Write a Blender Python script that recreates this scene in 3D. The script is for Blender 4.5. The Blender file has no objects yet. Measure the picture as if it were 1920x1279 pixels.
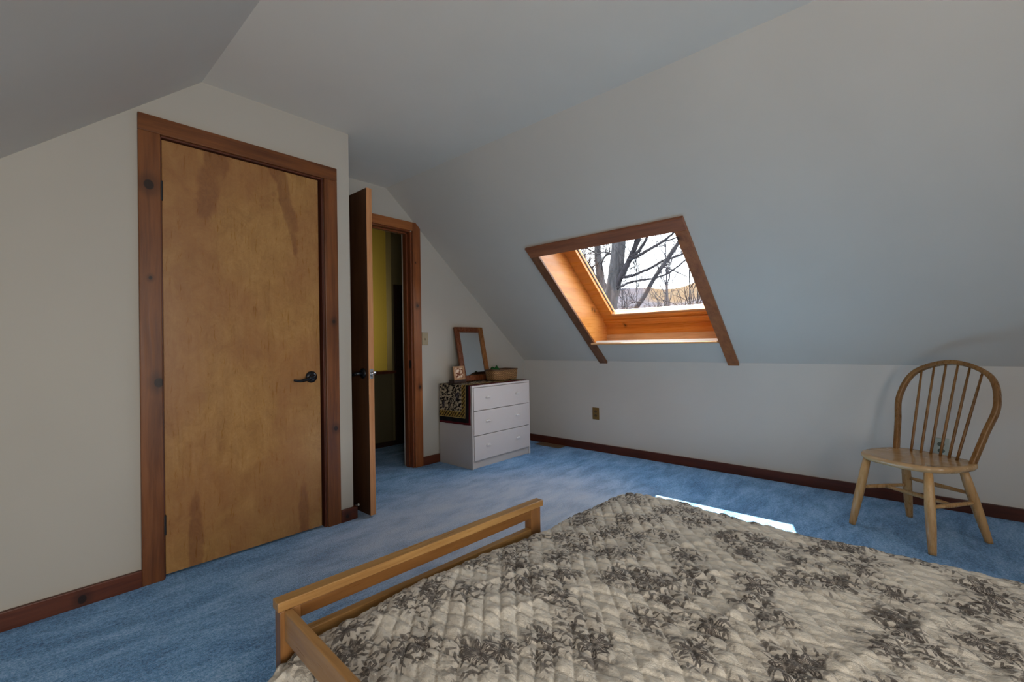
import bpy, bmesh, math, random
import numpy as np
from mathutils import Vector, Matrix

S = bpy.context.scene
COL = S.collection
random.seed(7)
RNG = np.random.default_rng(7)
PI = math.pi

# ------------------------------------------------------------------ survey of the room (metres)
EYE = Vector((0, 0, 1.05)); FPX = 848.67
YAW, PITCH, ROLL = math.radians(48.053), math.radians(0.477), math.radians(-0.9645)
XR, ZK = 3.835, 0.877            # knee wall on the window side
XC, ZC = 2.104, 2.369            # where that slope meets the flat ceiling
XA = 0.643                       # where the other slope meets the flat ceiling
XL = -1.09; ZKL = ZC - (XA - XL) * 0.868
YE, YC, XS = 3.268, 2.603, 1.412 # end wall, closet front, closet side
YB = -3.7                        # wall behind the camera
SA = math.atan2(ZC - ZK, XR - XC)

def slope_z(x): return ZK + (XR - x) * (ZC - ZK) / (XR - XC)
def slope_pt(y, s, d=0.0):       # s up the slope from the knee wall, d outwards through the roof
    return (XR - math.cos(SA) * s + math.sin(SA) * d, y, ZK + math.sin(SA) * s + math.cos(SA) * d)

# ------------------------------------------------------------------ helpers
def lin(r, g, b):
    f = lambda c: (c / 255 / 12.92) if c <= 10.31 else ((c / 255 + 0.055) / 1.055) ** 2.4
    return (f(r), f(g), f(b), 1.0)

def tag(o, label=None, cat=None, group=None, kind=None):
    if label: o['label'] = label
    if cat: o['category'] = cat
    if group: o['group'] = group
    if kind: o['kind'] = kind
    return o

def link(name, me, mat=None, parent=None, smooth=False):
    o = bpy.data.objects.new(name, me); COL.objects.link(o)
    if mat is not None: me.materials.append(mat)
    if parent is not None:
        o.parent = parent
        if parent.parent is None and parent.type == 'EMPTY':
            o.matrix_parent_inverse = parent.matrix_basis.inverted()
    if smooth:
        me.polygons.foreach_set('use_smooth', [True] * len(me.polygons))
    return o

def thing(name, loc, label, cat, group=None, kind=None):
    o = bpy.data.objects.new(name, None); COL.objects.link(o)
    o.empty_display_size = .05
    o.location = loc
    return tag(o, label, cat, group, kind)

class MB:
    """collects simple solids into one mesh"""
    def __init__(s): s.v = []; s.f = []
    def add(s, verts, faces):
        n = len(s.v); s.v += [tuple(p) for p in verts]; s.f += [tuple(i + n for i in f) for f in faces]; return s
    def box(s, x0, x1, y0, y1, z0, z1, M=None):
        p = [(x, y, z) for z in (z0, z1) for y in (y0, y1) for x in (x0, x1)]
        if M is not None: p = [M(*q) for q in p]
        return s.add(p, [(0, 2, 3, 1), (4, 5, 7, 6), (0, 1, 5, 4), (2, 6, 7, 3), (0, 4, 6, 2), (1, 3, 7, 5)])
    def prism(s, poly, to3, a, b):
        n = len(poly)
        p = [to3(u, v, a) for u, v in poly] + [to3(u, v, b) for u, v in poly]
        f = [tuple(range(n - 1, -1, -1)), tuple(range(n, 2 * n))] + [(i, (i + 1) % n, n + (i + 1) % n, n + i) for i in range(n)]
        return s.add(p, f)
    def tube(s, pts, rad, n=10, up=None, flat=1.0, sq=1.0):
        q_ = lambda w: math.copysign(abs(w) ** sq, w)
        pts = [Vector(p) for p in pts]; m = len(pts)
        if not hasattr(rad, '__len__'): rad = [rad] * m
        rings = []; ref = Vector(up) if up is not None else None
        for i in range(m):
            t = (pts[min(i + 1, m - 1)] - pts[max(i - 1, 0)]).normalized()
            if ref is None:
                ref = Vector((0, 0, 1)) if abs(t.z) < .9 else Vector((1, 0, 0))
            a = (ref - t * ref.dot(t)).normalized(); b = t.cross(a)
            if up is None: ref = a
            rings.append([pts[i] + (a * q_(math.cos(2 * PI * k / n)) * flat + b * q_(math.sin(2 * PI * k / n))) * rad[i] for k in range(n)])
        v = [q for r in rings for q in r]; f = []
        for i in range(m - 1):
            for k in range(n):
                f.append((i * n + k, i * n + (k + 1) % n, (i + 1) * n + (k + 1) % n, (i + 1) * n + k))
        f.append(tuple(range(n - 1, -1, -1))); f.append(tuple((m - 1) * n + k for k in range(n)))
        return s.add(v, f)
    def lathe(s, prof, n=24, M=None):
        v = []; f = []
        for r, h in prof:
            for k in range(n):
                q = (r * math.cos(2 * PI * k / n), r * math.sin(2 * PI * k / n), h)
                v.append(M(*q) if M else q)
        for i in range(len(prof) - 1):
            for k in range(n):
                f.append((i * n + k, i * n + (k + 1) % n, (i + 1) * n + (k + 1) % n, (i + 1) * n + k))
        f.append(tuple(range(n - 1, -1, -1))); f.append(tuple((len(prof) - 1) * n + k for k in range(n)))
        return s.add(v, f)
    def build(s, name, mat=None, parent=None, bevel=0.0, smooth=False, seg=2):
        me = bpy.data.meshes.new(name); me.from_pydata(s.v, [], s.f); me.update()
        bm = bmesh.new(); bm.from_mesh(me); bmesh.ops.recalc_face_normals(bm, faces=bm.faces); bm.to_mesh(me); bm.free()
        o = link(name, me, mat, parent, smooth)
        if bevel:
            md = o.modifiers.new('edge', 'BEVEL'); md.width = bevel; md.segments = seg; md.limit_method = 'ANGLE'; md.angle_limit = math.radians(40)
        return o

def box(name, x0, x1, y0, y1, z0, z1, mat, parent=None, bevel=.002, M=None):
    return MB().box(x0, x1, y0, y1, z0, z1, M).build(name, mat, parent, bevel)
XZ = lambda u, v, d: (u, d, v)
YZ = lambda u, v, d: (d, u, v)
XY = lambda u, v, d: (u, v, d)
def struct(o): o['kind'] = 'structure'; return o

# ------------------------------------------------------------------ materials
class NT:
    def __init__(s, name):
        s.m = bpy.data.materials.new(name); s.m.use_nodes = True; s.t = s.m.node_tree
        s.p = s.t.nodes['Principled BSDF']; s.out = s.t.nodes['Material Output']
    def n(s, kind, props=None, **inp):
        nd = s.t.nodes.new(kind)
        for k, v in (props or {}).items(): setattr(nd, k, v)
        for k, v in inp.items(): s.set(nd, k, v)
        return nd
    def set(s, nd, key, v):
        sock = nd.inputs[int(key[1:])] if key[0] == '_' and key[1:].isdigit() else nd.inputs[key.replace('_', ' ')]
        if isinstance(v, bpy.types.NodeSocket): s.t.links.new(v, sock)
        elif isinstance(v, bpy.types.Node): s.t.links.new(v.outputs[0], sock)
        else: sock.default_value = v
    def math(s, op, a, b=None, c=None, clamp=False):
        nd = s.n('ShaderNodeMath', {'operation': op, 'use_clamp': clamp}); s.set(nd, '_0', a)
        if b is not None: s.set(nd, '_1', b)
        if c is not None: s.set(nd, '_2', c)
        return nd.outputs[0]
    def vmath(s, op, a, b=None, out=0):
        nd = s.n('ShaderNodeVectorMath', {'operation': op}); s.set(nd, '_0', a)
        if b is not None:
            if op == 'SCALE': s.set(nd, 'Scale', b)
            else: s.set(nd, '_1', b)
        return nd.outputs[out]
    def coord(s, which='Object'): return s.n('ShaderNodeTexCoord').outputs[which]
    def mapping(s, vec, scale=(1, 1, 1), rot=(0, 0, 0), loc=(0, 0, 0)):
        return s.n('ShaderNodeMapping', None, Vector=vec, Scale=scale, Rotation=rot, Location=loc).outputs[0]
    def noise(s, vec, scale, detail=3, rough=.55, dist=0, out='Fac'):
        return s.n('ShaderNodeTexNoise', None, Vector=vec, Scale=scale, Detail=detail, Roughness=rough, Distortion=dist).outputs[out]
    def range(s, v, a, b, c=0.0, d=1.0, smooth=True):
        return s.n('ShaderNodeMapRange', {'interpolation_type': 'SMOOTHSTEP' if smooth else 'LINEAR'}, Value=v, From_Min=a, From_Max=b, To_Min=c, To_Max=d).outputs[0]
    def ramp(s, v, stops):
        nd = s.n('ShaderNodeValToRGB', None, Fac=v); e = nd.color_ramp.elements
        while len(e) < len(stops): e.new(.5)
        for i, (p, c) in enumerate(stops): e[i].position = p; e[i].color = c
        return nd.outputs[0]
    def mix(s, f, a, b, blend='MIX'):
        nd = s.n('ShaderNodeMix', {'data_type': 'RGBA', 'blend_type': blend}); s.set(nd, '_0', f); s.set(nd, '_6', a); s.set(nd, '_7', b)
        return nd.outputs[2]
    def sep(s, v):
        nd = s.n('ShaderNodeSeparateXYZ', None, Vector=v); return nd.outputs
    def comb(s, x=0.0, y=0.0, z=0.0): return s.n('ShaderNodeCombineXYZ', None, X=x, Y=y, Z=z).outputs[0]
    def bump(s, h, strength=.3, dist=.01):
        s.set(s.p, 'Normal', s.n('ShaderNodeBump', None, Height=h, Strength=strength, Distance=dist).outputs[0])
    def base(s, col, rough=.5, spec=.5, **kw):
        s.set(s.p, 'Base Color', col); s.set(s.p, 'Roughness', rough); s.set(s.p, 'Specular IOR Level', spec)
        for k, v in kw.items(): s.set(s.p, k, v)
        return s.m

def plain(name, col, rough=.5, spec=.5, metal=0.0, wear=0.06):
    t = NT(name); nz = t.noise(t.coord(), 22, 4)
    c2 = tuple(max(0, c * (1 - wear * 2)) for c in col[:3]) + (1,)
    t.base(t.mix(nz, c2, col), t.range(nz, .3, .7, max(0, rough - .05), rough + .05), spec, Metallic=metal)
    return t.m

def paint(name, col):
    t = NT(name); o = t.coord()
    big = t.noise(o, 1.3, 3); fine = t.noise(o, 260, 2)
    c1 = tuple(c * .955 for c in col[:3]) + (1,)
    t.base(t.mix(t.range(big, .3, .7), c1, col), .75, .25); t.bump(fine, .05, .002)
    return t.m

def wood(name, light, dark, axis=2, scale=1.0, rough=.42, knots=(), contrast=1.0, spec=.4, knot_plane='xz'):
    """long grain along an axis, knots listed as (u, v, radius) on a plane"""
    t = NT(name); o = t.coord()
    k = [26.0, 26.0, 26.0]; k[axis] = 1.5
    warp = t.noise(t.mapping(o, (2.2, 2.2, 2.2)), 1.0, 2, out='Color')
    v = t.vmath('ADD', o, t.vmath('SCALE', t.vmath('SUBTRACT', warp, (.5, .5, .5)), .035))
    X, Y, Z = t.sep(v)
    knotm = None
    for (u, w, r) in knots:
        A = {'x': X, 'y': Y, 'z': Z}
        du = t.math('SUBTRACT', A[knot_plane[0]], u); dv = t.math('SUBTRACT', A[knot_plane[1]], w)
        d = t.math('SQRT', t.math('ADD', t.math('POWER', du, 2), t.math('POWER', t.math('MULTIPLY', dv, .8), 2)))
        m = t.range(d, r * .72, r * 1.15, 1, 0); halo = t.range(d, r, r * 3.0, .45, 0)
        mm = t.math('MAXIMUM', m, halo)
        knotm = mm if knotm is None else t.math('MAXIMUM', knotm, mm)
    g1 = t.noise(t.mapping(v, tuple(a * scale for a in k)), 1.0, 5, .62)
    k2 = [150.0, 150.0, 150.0]; k2[axis] = 5
    g2 = t.noise(t.mapping(v, tuple(a * scale for a in k2)), 1.0, 3)
    big = t.noise(t.mapping(v, (3, 3, 3)), 1.0, 2)
    f = t.math('ADD', t.math('MULTIPLY', g1, .62), t.math('ADD', t.math('MULTIPLY', g2, .18), t.math('MULTIPLY', big, .2)))
    f = t.range(f, .5 - .17 / contrast, .5 + .17 / contrast)
    c = t.mix(f, dark, light)
    if knotm is not None: c = t.mix(knotm, c, tuple(x * .16 for x in dark[:3]) + (1,))
    t.base(c, t.range(g2, .3, .7, rough - .06, rough + .08), spec)
    t.bump(t.math('ADD', g1, t.math('MULTIPLY', g2, .4)), .12, .002)
    return t.m

WALL = paint('wall_paint_white', (.56, .528, .485, 1))
SLOPE = paint('slope_paint_white', (.545, .505, .45, 1))
CEIL = paint('ceiling_paint_white', (.68, .625, .55, 1))
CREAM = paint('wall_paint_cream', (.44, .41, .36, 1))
RED_L, RED_D = (.195, .066, .017, 1), (.085, .025, .007, 1)
CASE = wood('stained_pine_casing', RED_L, RED_D, 2, 1, .38, knots=[(.429, 1.80, .021), (.455, .905, .02), (1.292, 1.21, .011), (1.30, .57, .013), (.43, 1.38, .008)])
CASEH = wood('stained_pine_head', RED_L, RED_D, 0, 1, .38)
HALLC = wood('stained_pine_hall_casing', (.30, .095, .025, 1), (.15, .042, .012, 1), 2, 1, .38, knots=[(2.385, 1.41, .014), (2.405, .69, .013), (2.375, 1.78, .005)])
BASE = wood('stained_pine_baseboard', (.095, .021, .008, 1), (.042, .009, .004, 1), 1, 1, .4)
BASEX = wood('stained_pine_baseboard_x', (.12, .03, .011, 1), (.055, .013, .006, 1), 0, 1, .4, knots=[(.2, .03, .016), (1.36, .035, .012)])
JAMB = wood('dark_jamb', (.12, .032, .014, 1), (.05, .014, .008, 1), 2, 1, .45)
FRAMEW = wood('skylight_casing_wood', (.34, .12, .038, 1), (.20, .064, .02, 1), 0, 1, .38, knots=[(2.84, 1.13, .012)], knot_plane='xy')
ORANGE = wood('skylight_orange_pine', (.64, .275, .07, 1), (.46, .165, .035, 1), 0, .8, .3, knots=[(2.98, 1.60, .01), (3.58, 1.36, .009), (3.62, 1.35, .009)])
PALE = wood('sill_pale_pine', (.62, .36, .18, 1), (.46, .24, .11, 1), 1, .8, .3)
FUT = wood('honey_oak_futon', (.42, .24, .085, 1), (.24, .12, .038, 1), 0, 1.1, .33)
FUTY = wood('honey_oak_side', (.42, .235, .09, 1), (.26, .13, .045, 1), 1, 1.1, .33)
FUTZ = wood('honey_oak_post', (.27, .125, .04, 1), (.15, .064, .02, 1), 2, 1.1, .36)
CH_L = wood('chair_seat_maple', (.55, .345, .165, 1), (.40, .23, .10, 1), 1, .7, .2, spec=.55)
CH_G = wood('chair_leg_maple', (.54, .32, .135, 1), (.38, .20, .075, 1), 2, .7, .3)
CH_B = wood('chair_bow_oak', (.27, .135, .043, 1), (.15, .068, .021, 1), 2, .7, .3)
BRONZE = plain('oil_rubbed_bronze', (.018, .02, .025, 1), .28, .6, .7)
CHROME = plain('satin_nickel', (.55, .56, .58, 1), .28, .5, 1.0)
BLACK = plain('black_iron', (.01, .01, .011, 1), .45, .5)
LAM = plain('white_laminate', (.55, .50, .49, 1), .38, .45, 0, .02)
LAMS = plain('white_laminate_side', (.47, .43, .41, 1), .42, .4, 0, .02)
PLAST = plain('ivory_plastic', (.34, .275, .17, 1), .4)
BRASSP = plain('antique_brass_plate', (.22, .13, .035, 1), .45, .5, .35)
WHITEP = plain('white_plastic', (.6, .6, .57, 1), .4)
TANM = plain('tan_register_metal', (.16, .10, .055, 1), .5)
MAHOG = wood('mirror_mahogany', (.17, .05, .015, 1), (.075, .018, .006, 1), 2, 1, .3)
DARKW = plain('dark_walnut', (.03, .014, .01, 1), .4)
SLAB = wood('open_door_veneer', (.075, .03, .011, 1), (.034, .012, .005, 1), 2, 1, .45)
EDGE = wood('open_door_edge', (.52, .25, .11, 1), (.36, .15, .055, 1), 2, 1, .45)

def mk_mirror():
    t = NT('mirror_silver'); nz = t.noise(t.coord(), 4, 2)
    t.base((.82, .85, .85, 1), t.range(nz, .3, .7, .01, .03), .5, Metallic=1.0); return t.m
MIRR = mk_mirror()

def mk_glass():
    t = NT('window_glass'); T = t.t
    tr = t.n('ShaderNodeBsdfTransparent', None, Color=(.96, .975, .97, 1)); gl = t.n('ShaderNodeBsdfGlossy', None, Roughness=.01)
    lw = t.n('ShaderNodeLayerWeight', None, Blend=.5)
    fr = t.math('ADD', .03, t.math('MULTIPLY', t.math('POWER', lw.outputs['Facing'], 5), .8))
    mx = t.n('ShaderNodeMixShader', None, _0=fr, _1=tr.outputs[0], _2=gl.outputs[0])
    T.links.new(mx.outputs[0], t.out.inputs[0]); return t.m
GLASS = mk_glass()

def mk_carpet():
    t = NT('blue_carpet'); o = t.coord()
    w = t.noise(o, 2.0, 2, out='Color')
    v = t.vmath('ADD', o, t.vmath('SCALE', t.vmath('SUBTRACT', w, (.5, .5, .5)), .25))
    nap = t.noise(t.mapping(v, (2.2, 5.5, 1), (0, 0, .6)), 1.5, 4, .62)
    nap2 = t.noise(t.mapping(v, (9, 26, 1), (0, 0, .25)), 1.0, 3, .6)
    fine = t.math('ADD', t.math('MULTIPLY', t.noise(o, 190, 3, .7), .55), t.math('MULTIPLY', t.noise(o, 75, 3, .7), .45)); tuft = t.n('ShaderNodeTexVoronoi', None, Vector=o, Scale=240.0).outputs[0]
    f = t.math('ADD', t.math('MULTIPLY', t.range(nap, .3, .7), .34), t.math('MULTIPLY', t.range(nap2, .3, .7), .14))
    f = t.math('ADD', f, t.math('MULTIPLY', t.range(fine, .38, .62), .52))
    c = t.ramp(f, [(0.08, (.022, .10, .25, 1)), (.5, (.135, .345, .64, 1)), (.95, (.40, .62, .88, 1))])
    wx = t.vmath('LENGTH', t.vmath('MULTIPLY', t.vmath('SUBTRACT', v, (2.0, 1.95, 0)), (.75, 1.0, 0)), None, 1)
    skylit = t.math('MULTIPLY', t.range(wx, .35, 1.15, 1, 0), t.range(nap, .25, .7, .55, 1))  # pale pool of skylight painted into the carpet colour
    c = t.mix(t.math('MULTIPLY', skylit, .85), c, (.62, .63, .70, 1))
    t.base(c, .95, .1, Sheen_Weight=.35, Sheen_Roughness=.45, Sheen_Tint=(.8, .85, 1, 1))
    t.bump(t.math('ADD', t.math('MULTIPLY', tuft, .7), fine), .9, .006)
    return t.m
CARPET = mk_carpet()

def mk_closet_door():
    """rotary-cut birch ply with reddish heartwood figures near the top and bottom"""
    t = NT('birch_ply_door'); o = t.coord()
    wv = t.noise(t.mapping(o, (5, 5, 2.2)), 1.0, 4, .6, out='Color')
    v = t.vmath('ADD', o, t.vmath('MULTIPLY', t.vmath('SUBTRACT', wv, (.5, .5, .5)), (.09, .0, .16)))
    X, Y, Z = t.sep(v)
    fig = t.noise(t.mapping(v, (9, 9, 6)), 1.0, 6, .68, 1.2)
    grain = t.noise(t.mapping(v, (120, 120, 9)), 1.0, 3)
    cath = t.noise(t.mapping(v, (30, 30, 26)), 1.0, 4, .7, 2.5)
    f = t.math('ADD', t.math('MULTIPLY', fig, .55), t.math('ADD', t.math('MULTIPLY', grain, .15), t.math('MULTIPLY', cath, .3)))
    c = t.ramp(f, [(.26, (.19, .083, .023, 1)), (.5, (.32, .163, .05, 1)), (.74, (.45, .25, .086, 1))])
    c = t.mix(t.range(t.noise(t.mapping(v, (2.6, 2.6, 1.8)), 1.0, 3), .42, .62, 0, .45), c, (.24, .092, .034, 1))
    m = None
    #            x0    z0   half-w half-h lean
    for (x0, z0, a, b, k) in [(.665, 1.86, .052, .17, .12), (.70, 1.98, .06, .10, 0), (1.045, 1.86, .042, .24, -.22), (.99, 2.02, .04, .08, -.3), (1.085, 1.66, .02, .12, -.1),
                              (.60, .10, .042, .24, .02), (1.12, .13, .035, .22, .02)]:
        dz = t.math('SUBTRACT', Z, z0)
        xx = t.math('SUBTRACT', t.math('SUBTRACT', X, x0), t.math('MULTIPLY', dz, k))
        # figures taper upwards or downwards like flames
        d = t.math('ADD', t.math('POWER', t.math('DIVIDE', xx, a), 2), t.math('POWER', t.math('DIVIDE', dz, b), 2))
        e = t.range(t.math('ADD', d, t.math('MULTIPLY', t.math('SUBTRACT', fig, .5), 1.6)), .45, 1.15, 1, 0)
        m = e if m is None else t.math('MAXIMUM', m, e)
    m = t.math('MULTIPLY', m, t.range(cath, .3, .65, .5, 1.0))
    c = t.mix(t.math('MULTIPLY', m, .6), c, (.13, .038, .014, 1))
    t.base(c, t.range(grain, .3, .7, .27, .4), .45); t.bump(grain, .06, .001)
    return t.m
PLY = mk_closet_door()

def mk_quilt():
    t = NT('toile_quilt'); uv = t.n('ShaderNodeUVMap').outputs[0]
    wn = t.noise(uv, 22, 2, out='Color'); wf = t.noise(uv, 90, 2, out='Color')
    v = t.vmath('ADD', uv, t.vmath('SCALE', t.vmath('SUBTRACT', wn, (.5, .5, .5)), .012))
    v = t.vmath('ADD', v, t.vmath('SCALE', t.vmath('SUBTRACT', wf, (.5, .5, .5)), .004))
    def cells(scale, rnd, off):
        q = t.vmath('ADD', t.vmath('SCALE', v, scale), off)
        vo = t.n('ShaderNodeTexVoronoi', {'voronoi_dimensions': '2D'}, Vector=q, Scale=1.0, Randomness=rnd)
        d = t.vmath('SCALE', t.vmath('SUBTRACT', q, vo.outputs['Position']), 1.0 / scale)
        x, y, _ = t.sep(d); r = t.math('SQRT', t.math('ADD', t.math('MULTIPLY', x, x), t.math('MULTIPLY', y, y)))
        cr = t.sep(vo.outputs['Color'])
        return x, y, r, t.math('ARCTAN2', y, x), cr
    brk = t.noise(uv, 75, 3, .65)
    def leaves(scale, off, la, lb, keep):
        x2, y2, r2, a2, c2 = cells(scale, 1.0, off)
        th = t.math('MULTIPLY', c2[0], 6.28); cs, sn = t.math('COSINE', th), t.math('SINE', th)
        lx = t.math('ADD', t.math('MULTIPLY', x2, cs), t.math('MULTIPLY', y2, sn)); ly = t.math('SUBTRACT', t.math('MULTIPLY', y2, cs), t.math('MULTIPLY', x2, sn))
        e = t.math('ADD', t.math('POWER', t.math('DIVIDE', lx, la), 2), t.math('ABSOLUTE', t.math('DIVIDE', ly, lb)))
        ins = t.range(e, .85, 1.0, 1, 0)
        vein = t.range(t.math('SINE', t.math('MULTIPLY', t.math('ADD', lx, t.math('ABSOLUTE', ly)), 2600)), -.7, .4, .65, 1)
        return t.math('MULTIPLY', t.math('MULTIPLY', ins, vein), t.range(c2[1], keep, keep + .08, 0, 1))
    def spray(scale, off):
        """a blossom with stroked petals in a ragged cloud of leaves"""
        x, y, r, a, cr = cells(scale, .9, off)
        ph = t.math('MULTIPLY', cr[0], 6.28)
        pet = t.math('ADD', .74, t.math('MULTIPLY', .26, t.math('COSINE', t.math('ADD', t.math('MULTIPLY', a, 7), ph))))
        R = t.math('MULTIPLY', pet, t.range(cr[1], 0, 1, .016, .038, False))
        q = t.math('ADD', t.math('DIVIDE', r, R), t.math('MULTIPLY', t.math('SUBTRACT', brk, .5), .5))
        inside = t.range(q, .9, 1.05, 1, 0)
        st = t.range(t.math('SINE', t.math('ADD', t.math('MULTIPLY', a, 30), t.math('MULTIPLY', brk, 14))), -.25, .45, 0, 1)
        st = t.math('MULTIPLY', t.math('MULTIPLY', inside, st), t.range(q, .1, .45, .45, 1))
        line = t.math('MULTIPLY', t.range(q, .80, .90, 0, 1), t.range(q, .98, 1.08, 1, 0))
        fl = t.math('MAXIMUM', t.math('MAXIMUM', st, line), t.range(r, .003, .008, 1, 0))
        rr = t.math('ADD', r, t.math('MULTIPLY', t.math('SUBTRACT', t.noise(uv, 16, 2), .5), .12))
        return fl, inside, t.range(rr, .040, .078, 1, 0)
    f1, i1, n1_ = spray(6.6, (.37, .11, 0)); f2, i2, n2_ = spray(5.6, (5.1, 3.3, 0))
    near = t.math('MAXIMUM', n1_, n2_); inside = t.math('MAXIMUM', i1, i2); flower = t.math('MAXIMUM', f1, f2)
    lf = t.math('MAXIMUM', leaves(32, (3.1, 7.7, 0), .0185, .0052, .36), t.math('MAXIMUM', leaves(44, (8.3, 1.9, 0), .0135, .0038, .32), leaves(58, (2.3, 5.9, 0), .0105, .0028, .25)))
    lf = t.math('MULTIPLY', lf, near)
    nz = t.noise(uv, 7.5, 1, .4); vine = t.range(t.math('ABSOLUTE', t.math('SUBTRACT', nz, .5)), .004, .010, .9, 0)
    vine = t.math('MULTIPLY', vine, t.math('ADD', t.math('MULTIPLY', near, .8), t.math('MULTIPLY', t.range(t.noise(uv, 4, 1), .5, .56), .2)))
    ink = t.math('MULTIPLY', t.math('MAXIMUM', t.math('MAXIMUM', flower, lf), vine), t.range(brk, .25, .45, .35, 1))
    wash = t.math('ADD', t.math('MULTIPLY', inside, .30), t.math('MULTIPLY', near, .26))
    fibre = t.noise(uv, 420, 2)
    cl = t.mix(t.noise(uv, 3, 2), (.55, .51, .445, 1), (.63, .585, .515, 1))
    cl = t.mix(wash, cl, (.20, .165, .145, 1)); cl = t.mix(t.math('MULTIPLY', ink, .92), cl, (.042, .034, .032, 1))
    t.base(cl, .9, .15, Sheen_Weight=.15)
    puck = t.noise(t.mapping(uv, (95, 42, 1), (0, 0, .15)), 1.0, 4, .65)
    t.bump(t.math('ADD', t.math('MULTIPLY', puck, 1.0), t.math('MULTIPLY', fibre, .12)), .95, .008)
    return t.m
QUILT = mk_quilt()

# ================================================================== the room shell
yh = 5.5                                                    # far end of the hall
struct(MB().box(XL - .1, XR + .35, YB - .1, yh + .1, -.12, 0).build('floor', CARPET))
struct(MB().box(XR, XR + .1, YB, YE + .11, 0, ZK).build('wall_right', WALL))
struct(MB().box(XL - .1, XL, YB, YE + .11, 0, ZKL).build('wall_left', CREAM))
# flat ceiling and the two slopes
struct(MB().box(XA - .02, XC + .02, YB, YE + .11, ZC, ZC + .03).build('ceiling', CEIL))
sl = lambda u, v, d: (v - d * math.sin(SA), u, ZC - (XA - v) * .868 + d * math.cos(SA))
struct(MB().prism([(YB, XL - .1), (YE + .11, XL - .1), (YE + .11, XA), (YB, XA)], sl, 0, .03).build('ceiling_left', CEIL))
L = math.hypot(XR - XC, ZC - ZK)
HY0, HY1, HS0, HS1 = 1.133, 2.222, .286, 1.345               # skylight opening
sp = lambda u, v, d: slope_pt(u, v, d)
m = MB()
for (y0, y1, s0, s1) in [(YB, HY0 - .012, -.0, L), (HY1 + .012, YE + .11, -.0, L), (HY0 - .012, HY1 + .012, -.0, HS0 - .014), (HY0 - .012, HY1 + .012, HS1 + .012, L)]:
    m.prism([(y0, s0), (y1, s0), (y1, s1), (y0, s1)], sp, 0, .025)
struct(m.build('ceiling_right', SLOPE))
# end wall with the hall doorway
DX0, DX1, DZ = 1.545, 2.335, 2.045
m = MB()
m.prism([(XS - .1, 0), (DX0, 0), (DX0, ZC), (XS - .1, ZC)], XZ, YE, YE + .11)
m.prism([(DX0, DZ), (DX1, DZ), (DX1, slope_z(DX1)), (XC, ZC), (DX0, ZC)], XZ, YE, YE + .11)
m.prism([(DX1, 0), (XR, 0), (XR, ZK), (DX1, slope_z(DX1))], XZ, YE, YE + .11)
struct(m.build('wall_end', CREAM))
# closet front and side
CX0, CX1, CZ = .473, 1.239, 2.049
zl = lambda x: ZC - (XA - x) * .868
m = MB()
m.prism([(XL, 0), (CX0, 0), (CX0, zl(CX0)), (XL, zl(XL))], XZ, YC, YC + .1)
m.prism([(CX0, CZ), (CX1, CZ), (CX1, ZC), (XA, ZC), (CX0, zl(CX0))], XZ, YC, YC + .1)
m.prism([(CX1, 0), (XS, 0), (XS, ZC), (CX1, ZC)], XZ, YC, YC + .1)
m.box(XS - .1, XS, YC + .1, YE, 0, ZC)
struct(m.build('wall_closet', CREAM))
struct(MB().box(XL, XS - .1, YE, YE + .1, 0, ZC).build('wall_closet_back', CREAM))
# wall behind the camera, with two windows that light the room
WZ0, WZ1 = .35, 2.10
m = MB()
wins = [(-.04, .50), (.56, 1.10)]
def rear(poly): m.prism(poly, XZ, YB - .12, YB)
rear([(XL, 0), (XR, 0), (XR, WZ0), (XL, WZ0)])
rear([(XL, WZ0), (wins[0][0], WZ0), (wins[0][0], zl(wins[0][0])), (XL, zl(XL))])
rear([(wins[0][1], WZ0), (wins[1][0], WZ0), (wins[1][0], ZC), (wins[0][1], ZC)])
rear([(wins[1][1], WZ0), (XR, WZ0), (XR, ZK), (wins[1][1], slope_z(wins[1][1]))])
rear([(wins[0][0], WZ1), (wins[0][1], WZ1), (wins[0][1], ZC), (XA, ZC), (wins[0][0], zl(wins[0][0]))])
rear([(wins[1][0], WZ1), (wins[1][1], WZ1), (wins[1][1], slope_z(wins[1][1])), (XC, ZC), (wins[1][0], ZC)])
struct(m.build('wall_rear', WALL))
for i, (a, b) in enumerate(wins):
    w = MB()
    for (x0, x1, z0, z1) in [(a, b, WZ0, WZ0 + .05), (a, b, WZ1 - .05, WZ1), (a, a + .05, WZ0, WZ1), (b - .05, b, WZ0, WZ1), (a, b, 1.38, 1.42)]:
        w.box(x0, x1, YB - .10, YB - .04, z0, z1)
    struct(w.build('window_%d' % (i + 2), CASEH))

# the hall beyond the doorway
m = MB(); m.box(1.0, DX0, YE + .11, YE + .13, 0, 2.75); m.box(DX0, DX1, YE + .11, YE + .13, DZ, 2.75); m.box(DX1, XR + .35, YE + .11, YE + .13, 0, 2.75)
struct(m.build('wall_hall_near', WALL))
YEL = paint('hall_yellow', (.52, .40, .085, 1)); OLIVE = paint('hall_olive', (.15, .125, .062, 1)); GUARD = paint('hall_guard_shaded', (.09, .075, .04, 1))  # guard paint darkened to carry the shade it stands in
GY = 4.2
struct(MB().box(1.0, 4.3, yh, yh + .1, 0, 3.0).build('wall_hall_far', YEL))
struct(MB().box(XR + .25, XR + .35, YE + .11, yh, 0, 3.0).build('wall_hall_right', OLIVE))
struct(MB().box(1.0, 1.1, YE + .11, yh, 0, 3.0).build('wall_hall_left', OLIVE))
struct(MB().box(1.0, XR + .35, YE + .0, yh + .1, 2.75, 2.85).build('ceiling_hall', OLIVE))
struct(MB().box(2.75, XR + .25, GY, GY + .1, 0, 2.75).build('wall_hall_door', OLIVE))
struct(MB().box(1.1, 2.75, GY, GY + .1, 0, .765).build('wall_hall_guard', GUARD))
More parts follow.
